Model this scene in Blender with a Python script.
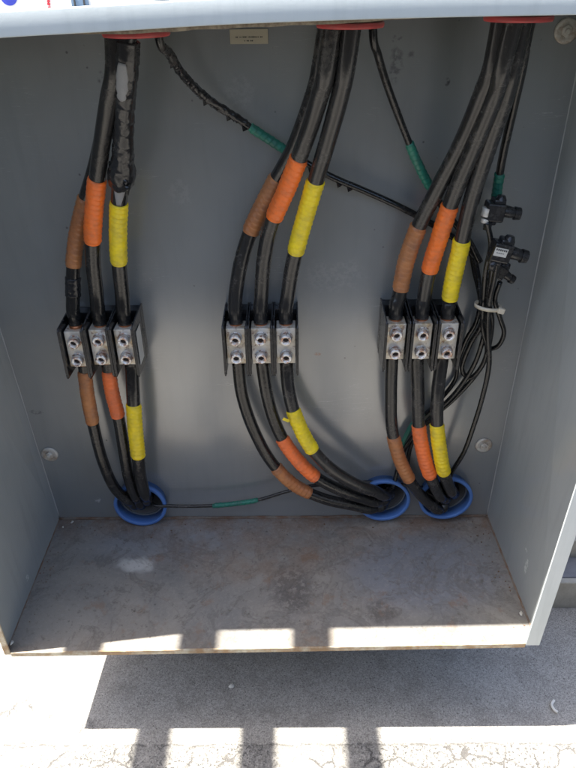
import bpy, bmesh, math, random
from mathutils import Vector, Matrix, noise
C = bpy.context; S = C.scene; col = S.collection
for o in list(bpy.data.objects): bpy.data.objects.remove(o)
random.seed(7)
R = math.radians

# ------------------------------------------------------------------ camera, sky, sun, exposure
CAMP = Vector((0.4959, -0.7344, 0.9810)); CAMR = (1.0134, 0.0113, 0.0027); FPX = 667.94
cd = bpy.data.cameras.new('camera'); cam = bpy.data.objects.new('camera', cd); col.objects.link(cam)
cam.location = CAMP; cam.rotation_euler = CAMR
cd.sensor_fit = 'VERTICAL'; cd.sensor_height = 24; cd.sensor_width = 18
cd.lens = FPX / 768 * 24; cd.clip_start = .02; cd.clip_end = 500
S.camera = cam
KX, KY = 0.385, 0.043                                   # sunlight travels (KX, KY, -1)
w = bpy.data.worlds.new('World'); S.world = w; w.use_nodes = True
nt = w.node_tree; bg = nt.nodes['Background']
sky = nt.nodes.new('ShaderNodeTexSky'); sky.sky_type = 'NISHITA'; sky.sun_disc = False
sky.sun_elevation = math.atan(1 / math.hypot(KX, KY)); sky.sun_rotation = math.atan2(-KX, -KY)
nt.links.new(sky.outputs[0], bg.inputs[0]); bg.inputs[1].default_value = .085
sky.dust_density = 3.0; sky.ozone_density = 1.0
sd = bpy.data.lights.new('sun', 'SUN'); sd.energy = 4.2; sd.angle = R(.5); sd.color = (1, .965, .9)
sun = bpy.data.objects.new('sun', sd); col.objects.link(sun)
sun.rotation_euler = Vector((-KX, -KY, 1)).to_track_quat('Z', 'Y').to_euler(); sun.location = (-1, 0, 5)
S.view_settings.view_transform = 'Standard'; S.view_settings.look = 'None'
S.view_settings.gamma = 1; S.view_settings.exposure = 2.35

CM = cam.rotation_euler.to_matrix()
def at(px, py, Y):
    d = CM @ Vector(((px - 288) / FPX, -(py - 384) / FPX, -1)); return CAMP + d * ((Y - CAMP.y) / d.y)
def to_px(P):
    q = CM.transposed() @ (P - CAMP); return (288 + FPX * q.x / -q.z, 384 - FPX * q.y / -q.z)

# ------------------------------------------------------------------ helpers
def thing(name, label, cat, loc=(0, 0, 0), group=None):
    o = bpy.data.objects.new(name, None); col.objects.link(o); o.location = loc; o.empty_display_size = .02
    o['label'] = label; o['category'] = cat
    if group: o['group'] = group
    return o
def obj(name, bm, mat, parent=None, smooth=True, bevel=0, label=None):
    me = bpy.data.meshes.new(name)
    if parent is not None: bmesh.ops.translate(bm, verts=bm.verts, vec=-Vector(parent_loc(parent)))
    bmesh.ops.recalc_face_normals(bm, faces=bm.faces)
    bm.to_mesh(me); bm.free(); me.materials.append(mat)
    for p in me.polygons: p.use_smooth = smooth
    o = bpy.data.objects.new(name, me); col.objects.link(o)
    if parent is not None: o.parent = parent
    if bevel:
        m = o.modifiers.new('bevel', 'BEVEL'); m.width = bevel; m.segments = 3; m.limit_method = 'ANGLE'; m.angle_limit = R(35)
        m.harden_normals = False
    if label: o['label'] = label
    return o
def parent_loc(p):
    v = Vector(p.location)
    while p.parent: p = p.parent; v += Vector(p.location)
    return v
def tag(o, label, cat, group=None):
    o['label'] = label; o['category'] = cat
    if group: o['group'] = group
    return o
def struct(o): o['kind'] = 'structure'; return o
def BM(): return bmesh.new()
def box(bm, c, s, rot=None):
    m = Matrix.Translation(c)
    if rot is not None: m = m @ rot
    r = bmesh.ops.create_cube(bm, size=1, matrix=m @ Matrix.Diagonal((*s, 1)))
    return r['verts']
def cyl(bm, a, b, r1, r2=None, n=24, caps=True):
    a = Vector(a); b = Vector(b); d = b - a
    q = d.to_track_quat('Z', 'Y').to_matrix().to_4x4()
    bmesh.ops.create_cone(bm, cap_ends=caps, segments=n, radius1=r1, radius2=r1 if r2 is None else r2, depth=d.length, matrix=Matrix.Translation((a + b) / 2) @ q)
def lathe(bm, prof, origin, axis, n=48, closed=True):
    """prof: list of (radius, height) swept around axis"""
    q = Vector(axis).to_track_quat('Z', 'Y'); rings = []
    for k in range(n):
        a = 2 * math.pi * k / n
        rings.append([bm.verts.new(Vector(origin) + q @ Vector((r * math.cos(a), r * math.sin(a), h))) for r, h in prof])
    m = len(prof)
    for k in range(n):
        A, B = rings[k], rings[(k + 1) % n]
        for i in range(m if closed else m - 1):
            j = (i + 1) % m; bm.faces.new((A[i], B[i], B[j], A[j]))
def prism(bm, pts, off):
    """closed outline pts (3D) extruded by vector off"""
    a = [bm.verts.new(p) for p in pts]; b = [bm.verts.new(Vector(p) + Vector(off)) for p in pts]
    bm.faces.new(a); bm.faces.new(list(reversed(b)))
    for i in range(len(a)):
        j = (i + 1) % len(a); bm.faces.new((a[i], b[i], b[j], a[j]))
def catmull(P, step=.004):
    P = [Vector(p) for p in P]; Q = [P[0] * 2 - P[1]] + P + [P[-1] * 2 - P[-2]]; out = []
    for i in range(1, len(Q) - 2):
        a, b, c, d = Q[i - 1:i + 3]; n = max(2, int((c - b).length / step * 2))
        for k in range(n):
            t = k / n
            out.append(.5 * ((2 * b) + (c - a) * t + (2 * a - 5 * b + 4 * c - d) * t * t + (3 * b - a - 3 * c + d) * t ** 3))
    out.append(P[-1].copy())
    # resample evenly
    L = [0]
    for i in range(1, len(out)): L.append(L[-1] + (out[i] - out[i - 1]).length)
    n = max(2, int(L[-1] / step)); res = []; j = 0
    for k in range(n + 1):
        s = L[-1] * k / n
        while j < len(L) - 2 and L[j + 1] < s: j += 1
        t = (s - L[j]) / max(1e-9, L[j + 1] - L[j]); res.append(out[j].lerp(out[j + 1], min(1, t)))
    return res
def frames(path):
    T = []
    for i in range(len(path)):
        T.append((path[min(i + 1, len(path) - 1)] - path[max(i - 1, 0)]).normalized())
    up = Vector((0, -1, 0)); N = []
    for t in T:
        up = (up - t * up.dot(t)).normalized(); N.append(up.copy())
    return T, N
def sweep(bm, path, rf, n=20, i0=0, i1=None, caps=True, fr=None):
    T, N = fr or frames(path); i1 = len(path) - 1 if i1 is None else i1; rings = []; s = 0
    for i in range(i0, i1 + 1):
        B = T[i].cross(N[i]); ring = []
        for k in range(n):
            a = 2 * math.pi * k / n; r = rf(s, a, i) if callable(rf) else rf
            ring.append(bm.verts.new(path[i] + (N[i] * math.cos(a) + B * math.sin(a)) * r))
        rings.append(ring)
        if i < i1: s += (path[i + 1] - path[i]).length
    for A, B in zip(rings, rings[1:]):
        for k in range(n): bm.faces.new((A[k], A[(k + 1) % n], B[(k + 1) % n], B[k]))
    if caps: bm.faces.new(rings[0]); bm.faces.new(list(reversed(rings[-1])))
def nearest(path, px, py):
    return min(range(len(path)), key=lambda i: (to_px(path[i])[0] - px) ** 2 + (to_px(path[i])[1] - py) ** 2)

# ------------------------------------------------------------------ materials
def mat(name, base=(.5, .5, .5), rough=.5, metal=0, spec=.5):
    m = bpy.data.materials.new(name); m.use_nodes = True; b = m.node_tree.nodes['Principled BSDF']
    b.inputs['Base Color'].default_value = (*base, 1); b.inputs['Roughness'].default_value = rough
    b.inputs['Metallic'].default_value = metal; b.inputs['Specular IOR Level'].default_value = spec
    return m
class G:
    """small node graph builder"""
    def __init__(s, m):
        s.m = m; s.t = m.node_tree; s.b = s.t.nodes['Principled BSDF']; s.co = s.t.nodes.new('ShaderNodeTexCoord').outputs['Object']
    def n(s, k, **kw):
        x = s.t.nodes.new(k)
        for a, v in kw.items(): setattr(x, a, v)
        return x
    def link(s, a, b): s.t.links.new(a, b)
    def setv(s, inp, v):
        if hasattr(v, 'is_output'): s.link(v, inp)
        else: inp.default_value = v
    def scaled(s, sc, co=None):
        x = s.n('ShaderNodeMapping'); s.link(co or s.co, x.inputs[0]); x.inputs['Scale'].default_value = sc; return x.outputs[0]
    def noise(s, sc, det=4, rough=.55, co=None, dist=0):
        x = s.n('ShaderNodeTexNoise'); s.link(co or s.co, x.inputs['Vector']); x.inputs['Scale'].default_value = sc
        x.inputs['Detail'].default_value = det; x.inputs['Roughness'].default_value = rough; x.inputs['Distortion'].default_value = dist; return x.outputs[0]
    def ramp(s, v, *st):
        x = s.n('ShaderNodeValToRGB'); s.link(v, x.inputs[0]); e = x.color_ramp.elements
        while len(e) < len(st): e.new(.5)
        for i, (p, c) in enumerate(st):
            e[i].position = p; e[i].color = (c, c, c, 1) if not isinstance(c, tuple) else (*c, 1)
        return x.outputs[0]
    def math(s, op, a, b=0, c=0):
        x = s.n('ShaderNodeMath', operation=op); s.setv(x.inputs[0], a); s.setv(x.inputs[1], b)
        if op in ('MULTIPLY_ADD',): s.setv(x.inputs[2], c)
        return x.outputs[0]
    def mix(s, f, a, b):
        x = s.n('ShaderNodeMix', data_type='RGBA'); s.setv(x.inputs[0], f)
        for i, v in ((6, a), (7, b)):
            if isinstance(v, tuple): x.inputs[i].default_value = (*v, 1)
            else: s.link(v, x.inputs[i])
        return x.outputs[2]
    def blob(s, c, r, soft=.4, warp=.0, wsc=12, sc=(1, 1, 1)):
        """1 inside a warped spot round c (object coordinates)"""
        v = s.co
        if warp:
            nz = s.n('ShaderNodeTexNoise'); s.link(s.co, nz.inputs['Vector']); nz.inputs['Scale'].default_value = wsc; nz.inputs['Detail'].default_value = 5
            a = s.n('ShaderNodeVectorMath', operation='MULTIPLY_ADD'); s.link(nz.outputs['Color'], a.inputs[0]); a.inputs[1].default_value = (warp,) * 3; s.link(v, a.inputs[2])
            sb = s.n('ShaderNodeVectorMath', operation='SUBTRACT'); s.link(a.outputs[0], sb.inputs[0]); sb.inputs[1].default_value = (warp / 2,) * 3; v = sb.outputs[0]
        q = s.n('ShaderNodeVectorMath', operation='SUBTRACT'); s.link(v, q.inputs[0]); q.inputs[1].default_value = c
        k = s.n('ShaderNodeVectorMath', operation='MULTIPLY'); s.link(q.outputs[0], k.inputs[0]); k.inputs[1].default_value = sc
        l = s.n('ShaderNodeVectorMath', operation='LENGTH'); s.link(k.outputs[0], l.inputs[0])
        mr = s.n('ShaderNodeMapRange', interpolation_type='SMOOTHSTEP'); s.link(l.outputs['Value'], mr.inputs[0])
        mr.inputs[1].default_value = r * (1 - soft); mr.inputs[2].default_value = r; mr.inputs[3].default_value = 1; mr.inputs[4].default_value = 0
        return mr.outputs[0]
    def color(s, v): s.link(v, s.b.inputs['Base Color'])
    def rough(s, v): s.link(v, s.b.inputs['Roughness'])
    def bump(s, h, st=.3, d=.001):
        x = s.n('ShaderNodeBump'); x.inputs['Strength'].default_value = st; x.inputs['Distance'].default_value = d
        s.link(h, x.inputs['Height']); s.link(x.outputs[0], s.b.inputs['Normal'])
    def xyz(s):
        x = s.n('ShaderNodeSeparateXYZ'); s.link(s.co, x.inputs[0]); return x.outputs

def paint(name, a, b, rough=.3, scratches=True, marks=()):
    m = mat(name, a, rough); g = G(m)
    c = g.mix(g.ramp(g.noise(5, 5), (.35, 0), (.7, 1)), a, b)
    dirt = g.ramp(g.noise(38, 6, .7), (.60, 0), (.78, 1))
    c = g.mix(g.math('MULTIPLY', dirt, .10), c, (.33, .31, .28))
    vert = g.noise(9, 4, .6, g.scaled((6, 6, .7)))
    c = g.mix(g.math('MULTIPLY', g.ramp(vert, (.5, 0), (.75, 1)), .12), c, (.10, .105, .11))
    if scratches and name != 'side_paint':
        for rot, sc in ((.5, 17), (1.9, 23)):
            mp = g.n('ShaderNodeMapping'); g.link(g.co, mp.inputs[0]); mp.inputs['Rotation'].default_value = (0, rot, 0); mp.inputs['Scale'].default_value = (1.2, 1, 22)
            s1 = g.noise(sc * .35, 3, .5, mp.outputs[0]); line = g.ramp(s1, (.5, 0), (.504, 1), (.508, 0))
            gate = g.ramp(g.noise(7 + sc * .1, 2), (.60, 0), (.68, 1))
            c = g.mix(g.math('MULTIPLY', g.math('MULTIPLY', line, gate), .04 if name == 'side_paint' else .5), c, (.5, .5, .48))
        sp = g.n('ShaderNodeTexVoronoi'); g.link(g.co, sp.inputs['Vector']); sp.inputs['Scale'].default_value = 42
        spot = g.math('MULTIPLY', g.ramp(sp.outputs['Distance'], (.05, 1), (.10, 0)), g.ramp(g.noise(60, 1), (.6, 0), (.64, 1)))
        c = g.mix(g.math('MULTIPLY', spot, .7), c, (.05, .05, .05))
    for (p, r, sc, colr, k) in marks:
        bl = g.math('MULTIPLY', g.blob(p, r, .5, r * 1.1, 55, sc), g.ramp(g.noise(130, 4, .7), (.42, 0), (.58, 1)))
        c = g.mix(g.math('MULTIPLY', bl, k), c, colr)
    g.color(c)
    g.rough(g.math('ADD', g.math('MULTIPLY', g.noise(14, 5, .6), .16), rough - .06))
    g.bump(g.noise(220, 3), .12, .0006)
    return m
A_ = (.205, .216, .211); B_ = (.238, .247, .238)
marks = [(at(396, 65, .3105), .022, (1.8, 1, .8), (.04, .04, .04), .6), (at(411, 54, .3105), .007, (1, 1, 1), (.04, .04, .04), .6),
         (at(397, 38, .3105), .010, (1, 1, 1.6), (.03, .03, .03), .75), (at(447, 82, .3105), .005, (1, 1, .7), (.03, .03, .03), .8),
         (at(103, 78, .3105), .010, (1, 1, 1), (.03, .03, .03), .6), (at(318, 354, .3105), .008, (.8, 1, 1.8), (.20, .09, .05), .85),
         (at(240, 92, .3105), .030, (1, 1, 1), (.36, .36, .35), .22), (at(180, 192, .3105), .022, (1, 1, .8), (.34, .34, .33), .25),
         (at(335, 275, .3105), .05, (.8, 1, 1.4), (.36, .35, .33), .25), (at(98, 500, .3105), .008, (1, 1, 1), (.6, .6, .57), .9),
         (at(36, 412, .3105), .012, (.8, 1, 2), (.05, .05, .05), .5), (at(467, 505, .3105), .02, (1, 1, 1.5), (.34, .27, .2), .6)]
M_back = paint('back_paint', A_, B_, .20, marks=marks); M_back.node_tree.nodes['Principled BSDF'].inputs['Specular IOR Level'].default_value = 1.0; M_back.node_tree.nodes['Principled BSDF'].inputs['Coat Weight'].default_value = 1.0; M_back.node_tree.nodes['Principled BSDF'].inputs['Coat IOR'].default_value = 1.75; M_back.node_tree.nodes['Principled BSDF'].inputs['Coat Roughness'].default_value = .2
smarks = [((.909, .10, .075), .014, (.3, 1.8, .7), (.6, .6, .57), .9), ((.909, .115, .10), .006, (.3, 1, 1), (.6, .6, .57), .8), ((-.003, .13, .02), .008, (.3, 1, 1), (.6, .6, .58), .8)]
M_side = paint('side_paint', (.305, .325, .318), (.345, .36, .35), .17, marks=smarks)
M_flange = paint('flange_paint', (.42, .455, .455), (.47, .50, .50), .45, False)
M_lip = mat('lip', (.4, .36, .27), .7); g = G(M_lip)
g.color(g.mix(g.ramp(g.noise(30, 5, .7), (.4, 0), (.6, 1)), g.mix(g.ramp(g.noise(90, 3), (.4, 0), (.65, 1)), (.50, .46, .36), (.36, .32, .24)), (.30, .20, .11)))
M_floor = mat('floor_paint', (.2, .2, .2), .5); g = G(M_floor)
c = g.mix(g.ramp(g.noise(4.5, 6, .6, dist=.6), (.38, 0), (.62, 1)), (.275, .255, .222), (.180, .178, .170))
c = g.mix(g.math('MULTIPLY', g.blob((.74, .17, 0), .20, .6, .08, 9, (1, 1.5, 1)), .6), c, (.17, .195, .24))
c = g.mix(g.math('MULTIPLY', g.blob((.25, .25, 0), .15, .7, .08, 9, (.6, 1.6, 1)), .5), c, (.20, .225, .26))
st = g.noise(11, 5, .6, dist=.8)
c = g.mix(g.math('MULTIPLY', g.ramp(st, (.56, 0), (.575, 1), (.62, .25), (.7, .2)), .42), c, (.10, .092, .085))
st2 = g.noise(6.3, 3, .45, dist=1.2)
c = g.mix(g.math('MULTIPLY', g.ramp(st2, (.498, 0), (.508, 1), (.518, 0)), .28), c, (.12, .105, .092))
c = g.mix(g.math('MULTIPLY', g.blob((.186, .186, 0), .034, .6, .03, 40, (.7, 1.4, 1)), .85), c, (.55, .54, .50))
c = g.mix(g.math('MULTIPLY', g.math('MULTIPLY', g.blob((.49, .125, 0), .055, .5, .05, 30, (1, .8, 1)), g.ramp(g.noise(55, 5, .7), (.42, 0), (.5, 1))), .6), c, (.06, .055, .055))
c = g.mix(g.math('MULTIPLY', g.math('MULTIPLY', g.blob((.65, .07, 0), .035, .5, .03, 30), g.ramp(g.noise(55, 5, .7), (.42, 0), (.5, 1))), .5), c, (.06, .055, .055))
X = g.xyz()
back = g.n('ShaderNodeMapRange'); g.link(X[1], back.inputs[0]); back.inputs[1].default_value = .235; back.inputs[2].default_value = .31
rn = g.ramp(g.noise(22, 6, .7), (.35, 0), (.6, 1))
c = g.mix(g.math('MULTIPLY', g.math('MULTIPLY', back.outputs[0], rn), .85), c, (.17, .10, .06))
c = g.mix(g.math('MULTIPLY', g.math('MULTIPLY', g.blob((.42, .21, 0), .16, .7, .06, 14, (.6, 1.8, 1)), rn), .5), c, (.20, .13, .085))
fr_ = g.n('ShaderNodeMapRange'); g.link(X[1], fr_.inputs[0]); fr_.inputs[1].default_value = .05; fr_.inputs[2].default_value = .0
c = g.mix(g.math('MULTIPLY', g.math('MULTIPLY', fr_.outputs[0], rn), .45), c, (.20, .15, .10))
wm = g.noise(7.5, 4, .55, dist=.9); c = g.mix(g.math('MULTIPLY', g.ramp(wm, (.50, 0), (.515, 1), (.53, .35), (.60, .3), (.605, 0)), .35), c, (.13, .112, .095))
sp = g.n('ShaderNodeTexVoronoi'); g.link(g.co, sp.inputs['Vector']); sp.inputs['Scale'].default_value = 55
c = g.mix(g.math('MULTIPLY', g.math('MULTIPLY', g.ramp(sp.outputs['Distance'], (.08, 1), (.14, 0)), g.ramp(g.noise(35, 1), (.55, 0), (.6, 1))), .6), c, (.05, .045, .04))
c = g.mix(g.math('MULTIPLY', g.ramp(g.noise(160, 4, .7), (.5, 0), (.75, 1)), .3), c, (.40, .37, .33))
c = g.mix(g.math('MULTIPLY', g.ramp(g.noise(70, 6, .8), (.56, 0), (.64, 1)), .5), c, (.09, .075, .06))
c = g.mix(g.math('MULTIPLY', g.ramp(g.noise(16, 6, .75), (.58, 0), (.66, 1)), .45), c, (.21, .12, .07))
g.color(c); g.rough(g.math('ADD', g.math('MULTIPLY', g.noise(9, 5, .6), .4), .22)); g.bump(g.noise(120, 5, .7), .25, .0008)

def rubber(name, base, rough, dust, dcol=(.22, .20, .17)):
    m = mat(name, base, rough); g = G(m)
    d = g.ramp(g.noise(30, 6, .75), (.5, 0), (.72, 1)); d2 = g.ramp(g.noise(260, 4, .8), (.45, .15), (.7, 1))
    g.color(g.mix(g.math('MULTIPLY', g.math('MULTIPLY', d, d2), dust), base, dcol))
    g.rough(g.math('ADD', g.math('MULTIPLY', d, .3), rough)); g.bump(g.noise(130, 5, .7), .5, .0008); return m
M_cable = rubber('black_cable', (.015, .0145, .014), .10, .35)
M_cable2 = rubber('dusty_cable', (.022, .0215, .021), .17, .55)
M_wire = rubber('black_wire', (.012, .012, .012), .15, .35)
M_wrap = rubber('black_wrap', (.015, .0155, .017), .14, .4)
def tapem(name, a, b, rough=.38):
    m = mat(name, a, rough); g = G(m)
    g.color(g.mix(g.ramp(g.noise(45, 5, .65), (.42, 0), (.7, 1)), g.mix(g.ramp(g.noise(9, 2), (.4, 0), (.6, 1)), a, b), tuple(x * .62 + .03 for x in a)))
    g.bump(g.noise(120, 4), .3, .0006); g.rough(g.math('ADD', g.math('MULTIPLY', g.noise(60, 3), .3), rough - .12)); return m
M_brown = tapem('brown_tape', (.40, .15, .05), (.48, .20, .07))
M_orange = tapem('orange_tape', (.95, .19, .02), (.88, .17, .025))
M_salmon = tapem('faded_orange_tape', (.93, .19, .04), (.85, .18, .045))
M_yellow = tapem('yellow_tape', (.92, .70, .012), (.86, .63, .012))
M_green = tapem('green_tape', (.015, .17, .115), (.02, .20, .13))
M_blue = rubber('blue_plastic', (.085, .20, .50), .38, .6, (.22, .26, .36))
M_red = tapem('red_plastic', (.50, .055, .05), (.45, .06, .06))
M_steel = mat('steel', (.52, .50, .46), .45, .35); g = G(M_steel)
g.color(g.mix(g.ramp(g.noise(60, 5, .7), (.45, 0), (.62, 1)), (.66, .64, .58), (.42, .34, .26))); g.bump(g.noise(300, 3), .3, .0003)
def vary(g, k=7.0):
    oi = g.n('ShaderNodeObjectInfo'); mp = g.n('ShaderNodeMapping'); g.link(g.co, mp.inputs[0]); sc = g.n('ShaderNodeVectorMath', operation='SCALE')
    sc.inputs[0].default_value = (k, k * 2, k * 3); g.link(oi.outputs['Random'], sc.inputs['Scale']); g.link(sc.outputs[0], mp.inputs['Location']); g.co = mp.outputs[0]
M_alu = mat('aluminium', (.7, .64, .59), .40, .35); g = G(M_alu); vary(g)
c = g.mix(g.ramp(g.noise(30, 3), (.4, 0), (.6, 1)), (.86, .82, .73), (.72, .66, .54))
c = g.mix(g.ramp(g.noise(48, 5, .7), (.52, 0), (.66, .8)), c, (.52, .36, .16))
g.color(g.mix(g.ramp(g.noise(95, 5, .75), (.55, 0), (.66, .9)), c, (.22, .11, .06))); g.bump(g.noise(260, 4), .35, .0005)
M_screw = mat('screw_metal', (.80, .78, .74), .34, .45); g = G(M_screw); vary(g, 5)
c = g.mix(g.ramp(g.noise(100, 4, .7), (.48, 0), (.60, 1)), (.86, .84, .79), (.55, .34, .23))
g.color(g.mix(g.ramp(g.noise(190, 4, .7), (.56, 0), (.64, 1)), c, (.20, .10, .06)))
M_dark = mat('socket_dark', (.045, .028, .020), .7)
M_copper = mat('copper', (.55, .22, .10), .4, .8)
M_block = rubber('block_plastic', (.018, .018, .019), .18, .3)
M_white = mat('white_plastic', (.72, .70, .62), .4)
M_tie = mat('tie_plastic', (.62, .55, .42), .45)
M_labelw = mat('paper_label', (.60, .58, .52), .6)
M_plate = mat('plate', (.50, .45, .34), .5); M_ink = mat('ink', (.05, .05, .05), .5)
M_grey = rubber('grey_insulation', (.24, .235, .23), .5, .5, (.12, .12, .11))
M_gask = mat('gasket', (.20, .16, .11), .85); g = G(M_gask)
g.color(g.mix(g.ramp(g.noise(60, 5, .7), (.4, 0), (.6, 1)), (.23, .19, .13), (.10, .075, .05)))
M_seam = mat('seam', (.38, .38, .36), .5)
M_rust = mat('rust_seam', (.14, .08, .045), .8); g = G(M_rust)
g.color(g.mix(g.ramp(g.noise(40, 5, .7), (.4, 0), (.62, 1)), (.19, .16, .13), (.15, .085, .05))); g.bump(g.noise(200, 4), .6, .001)
M_cond = mat('dusty_conduit', (.12, .11, .10), .8)
M_galv = mat('galvanised', (.55, .56, .57), .45, .6)
# concrete
M_conc = mat('concrete', (.3, .3, .3), .85); g = G(M_conc)
c = g.mix(g.ramp(g.noise(3.5, 5, .6), (.35, 0), (.65, 1)), (.200, .189, .165), (.250, .238, .210))
c = g.mix(g.ramp(g.noise(420, 2, .6), (.35, 0), (.62, 1)), c, (.36, .34, .305))
c = g.mix(g.math('MULTIPLY', g.ramp(g.noise(300, 2, .6), (.60, 0), (.66, 1)), .85), c, (.085, .075, .068))
sp = g.n('ShaderNodeTexVoronoi'); g.link(g.co, sp.inputs['Vector']); sp.inputs['Scale'].default_value = 75
c = g.mix(g.math('MULTIPLY', g.math('MULTIPLY', g.ramp(sp.outputs['Distance'], (.10, 1), (.17, 0)), g.ramp(g.noise(50, 1), (.52, 0), (.56, 1))), .75), c, (.07, .06, .055))
c = g.mix(g.math('MULTIPLY', g.ramp(g.noise(16, 6, .75), (.46, 0), (.66, 1)), .45), c, (.13, .118, .102))
c = g.mix(g.math('MULTIPLY', g.ramp(g.noise(230, 5, .8), (.50, 0), (.60, 1)), .55), c, (.12, .11, .098))
c = g.mix(g.math('MULTIPLY', g.ramp(g.noise(170, 4, .8), (.56, 0), (.64, 1)), .5), c, (.46, .43, .385))
X = g.xyz()
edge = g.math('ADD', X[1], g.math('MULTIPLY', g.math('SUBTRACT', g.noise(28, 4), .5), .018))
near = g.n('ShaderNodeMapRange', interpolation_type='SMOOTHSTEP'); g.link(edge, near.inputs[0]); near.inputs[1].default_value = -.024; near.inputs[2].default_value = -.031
warp = g.n('ShaderNodeTexNoise'); g.link(g.co, warp.inputs['Vector']); warp.inputs['Scale'].default_value = 30; warp.inputs['Detail'].default_value = 6; warp.inputs['Roughness'].default_value = .7
wa = g.n('ShaderNodeVectorMath', operation='MULTIPLY_ADD'); g.link(warp.outputs['Color'], wa.inputs[0]); wa.inputs[1].default_value = (.035,) * 3; g.link(g.co, wa.inputs[2])
vo = g.n('ShaderNodeTexVoronoi', feature='DISTANCE_TO_EDGE'); g.link(wa.outputs[0], vo.inputs['Vector']); vo.inputs['Scale'].default_value = 19
crk = g.ramp(vo.outputs['Distance'], (.0, 1), (.012, 1), (.035, 0))
gate = g.ramp(g.noise(14, 3), (.44, 0), (.52, 1))
pit = g.ramp(g.noise(150, 6, .8), (.545, 0), (.60, 1))
pg = g.math('MULTIPLY', pit, g.ramp(g.noise(9, 3), (.40, 0), (.55, 1)))
ck = g.math('MULTIPLY', g.math('MAXIMUM', g.math('MULTIPLY', crk, gate), pg), near.outputs[0])
line = g.ramp(g.math('ABSOLUTE', g.math('ADD', edge, .0265)), (.0, 1), (.0035, 0))
ck = g.math('MAXIMUM', ck, g.math('MULTIPLY', line, g.ramp(g.noise(60, 4, .7), (.42, 0), (.55, 1))))
far = g.math('MULTIPLY', g.blob((-.02, -.03, -.26), .16, .5, .05, 12, (1, 1, 1)), g.math('MULTIPLY', crk, g.ramp(g.noise(14, 3), (.5, 0), (.55, 1))))
ck = g.math('MAXIMUM', ck, far)
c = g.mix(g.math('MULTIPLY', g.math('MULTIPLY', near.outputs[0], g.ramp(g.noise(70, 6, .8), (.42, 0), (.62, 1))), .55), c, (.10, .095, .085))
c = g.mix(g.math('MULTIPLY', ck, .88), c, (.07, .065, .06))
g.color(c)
hh = g.math('SUBTRACT', g.math('ADD', g.math('MULTIPLY', g.noise(420, 3), .3), g.math('MULTIPLY', g.noise(120, 3), .3)), g.math('MULTIPLY', ck, .8))
g.bump(hh, .7, .0035)

# ------------------------------------------------------------------ ground
H, D = .9557, .3105
GZ = -.26
bm = BM(); bmesh.ops.create_grid(bm, x_segments=1, y_segments=1, size=60, matrix=Matrix.Translation((0, 20, GZ)))
go = struct(obj('ground', bm, M_conc, None, False))
# the material uses object coordinates: keep them equal to the world's

# ------------------------------------------------------------------ enclosure
def FL(z): return Vector((-.0038 - .0064 * z / H, -.0018, z - .016))
def FR(z): return Vector((.9085 + .0259 * z / H, 0, z))
def BL(z): return Vector((-.0405 * z / H, D, z))
def BR(z): return Vector((.9 + .004 * z / H, D, z))
enc = thing('electrical_enclosure', 'open grey steel electrical enclosure with pale front flange, holding all the cables', 'enclosure', (0, 0, 0))
def panel(quad, off, name, m, bevel=0, holes=(), label=None):
    bm = BM(); prism(bm, quad, off); return obj(name, bm, m, enc, False, bevel, label)
RINGS = [(at(140, 506.5, .286), .0535, 'left'), (at(384, 501.5, .286), .053, 'mid'), (at(446, 499.5, .286), .054, 'right')]
backp = panel([BL(0) + Vector((-.004, 0, -.004)), BR(0) + Vector((.004, 0, -.004)), BR(H - .026), BL(H - .043)], (0, .003, 0), 'back_panel', M_back)
for p, r, _ in RINGS:                                   # knock the conduit holes out of the back panel
    bmc = BM(); cyl(bmc, (p.x, D - .05, p.z), (p.x, D + .05, p.z), r - .010, n=64)
    mec = bpy.data.meshes.new('cut'); bmesh.ops.recalc_face_normals(bmc, faces=bmc.faces); bmc.to_mesh(mec); bmc.free()
    oc = bpy.data.objects.new('cut', mec); col.objects.link(oc)
    mo = backp.modifiers.new('b', 'BOOLEAN'); mo.object = oc; mo.operation = 'DIFFERENCE'; mo.solver = 'EXACT'
    C.view_layer.update()
    ev = backp.evaluated_get(C.evaluated_depsgraph_get()); me = bpy.data.meshes.new_from_object(ev)
    backp.modifiers.clear(); backp.data = me; bpy.data.objects.remove(oc)
th = .003
panel([FL(0), BL(0), BL(H - .043), FL(H)], (-th, 0, 0), 'side_panel', M_side)
panel([FR(0), FR(H), BR(H - .026), BR(0)], (th, 0, 0), 'side_panel', M_side)
panel([FL(0), FR(0), BR(0), BL(0)], (0, 0, -th), 'floor_panel', M_floor)
panel([FL(H) + Vector((-th, .003, .0005)), FR(H) + Vector((th, .003, .0005)), BR(H - .0255) + Vector((th, .003, 0)), BL(H - .0425) + Vector((-th, .003, 0))], (0, 0, .003), 'top_panel', M_flange)
def V(*a): return Vector(a)
# folded front flanges
zb = .0035
EDGE = [(-140, 48), (0, 38), (115, 31.3), (225, 24.8), (340, 20.4), (456, 17.2), (576, 15), (700, 13.5)]
def edge_z(x):                                          # the flange is slightly bowed: height of its lower edge along x
    pts = [at(a, b, -.003) for a, b in EDGE]; pts = catmull(pts, .01)
    for p, q in zip(pts, pts[1:]):
        if p.x <= x <= q.x: return p.z + (q.z - p.z) * (x - p.x) / (q.x - p.x)
    return pts[0].z if x < pts[0].x else pts[-1].z
prof = [V(0, 0, .0225), V(0, 0, 0), V(0, .0028, 0), V(0, .0028, .0195), V(0, .014, .0195), V(0, .014, .0225)]
bm = BM(); rings = []; x0, x1 = FL(H).x - th, FR(H).x + th
for i in range(49):
    x = x0 + (x1 - x0) * i / 48; rings.append([bm.verts.new(V(x, -.0035 - .0018 * (1 - i / 48), edge_z(x)) + p) for p in prof])
bm.faces.new(rings[0]); bm.faces.new(list(reversed(rings[-1])))
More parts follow.
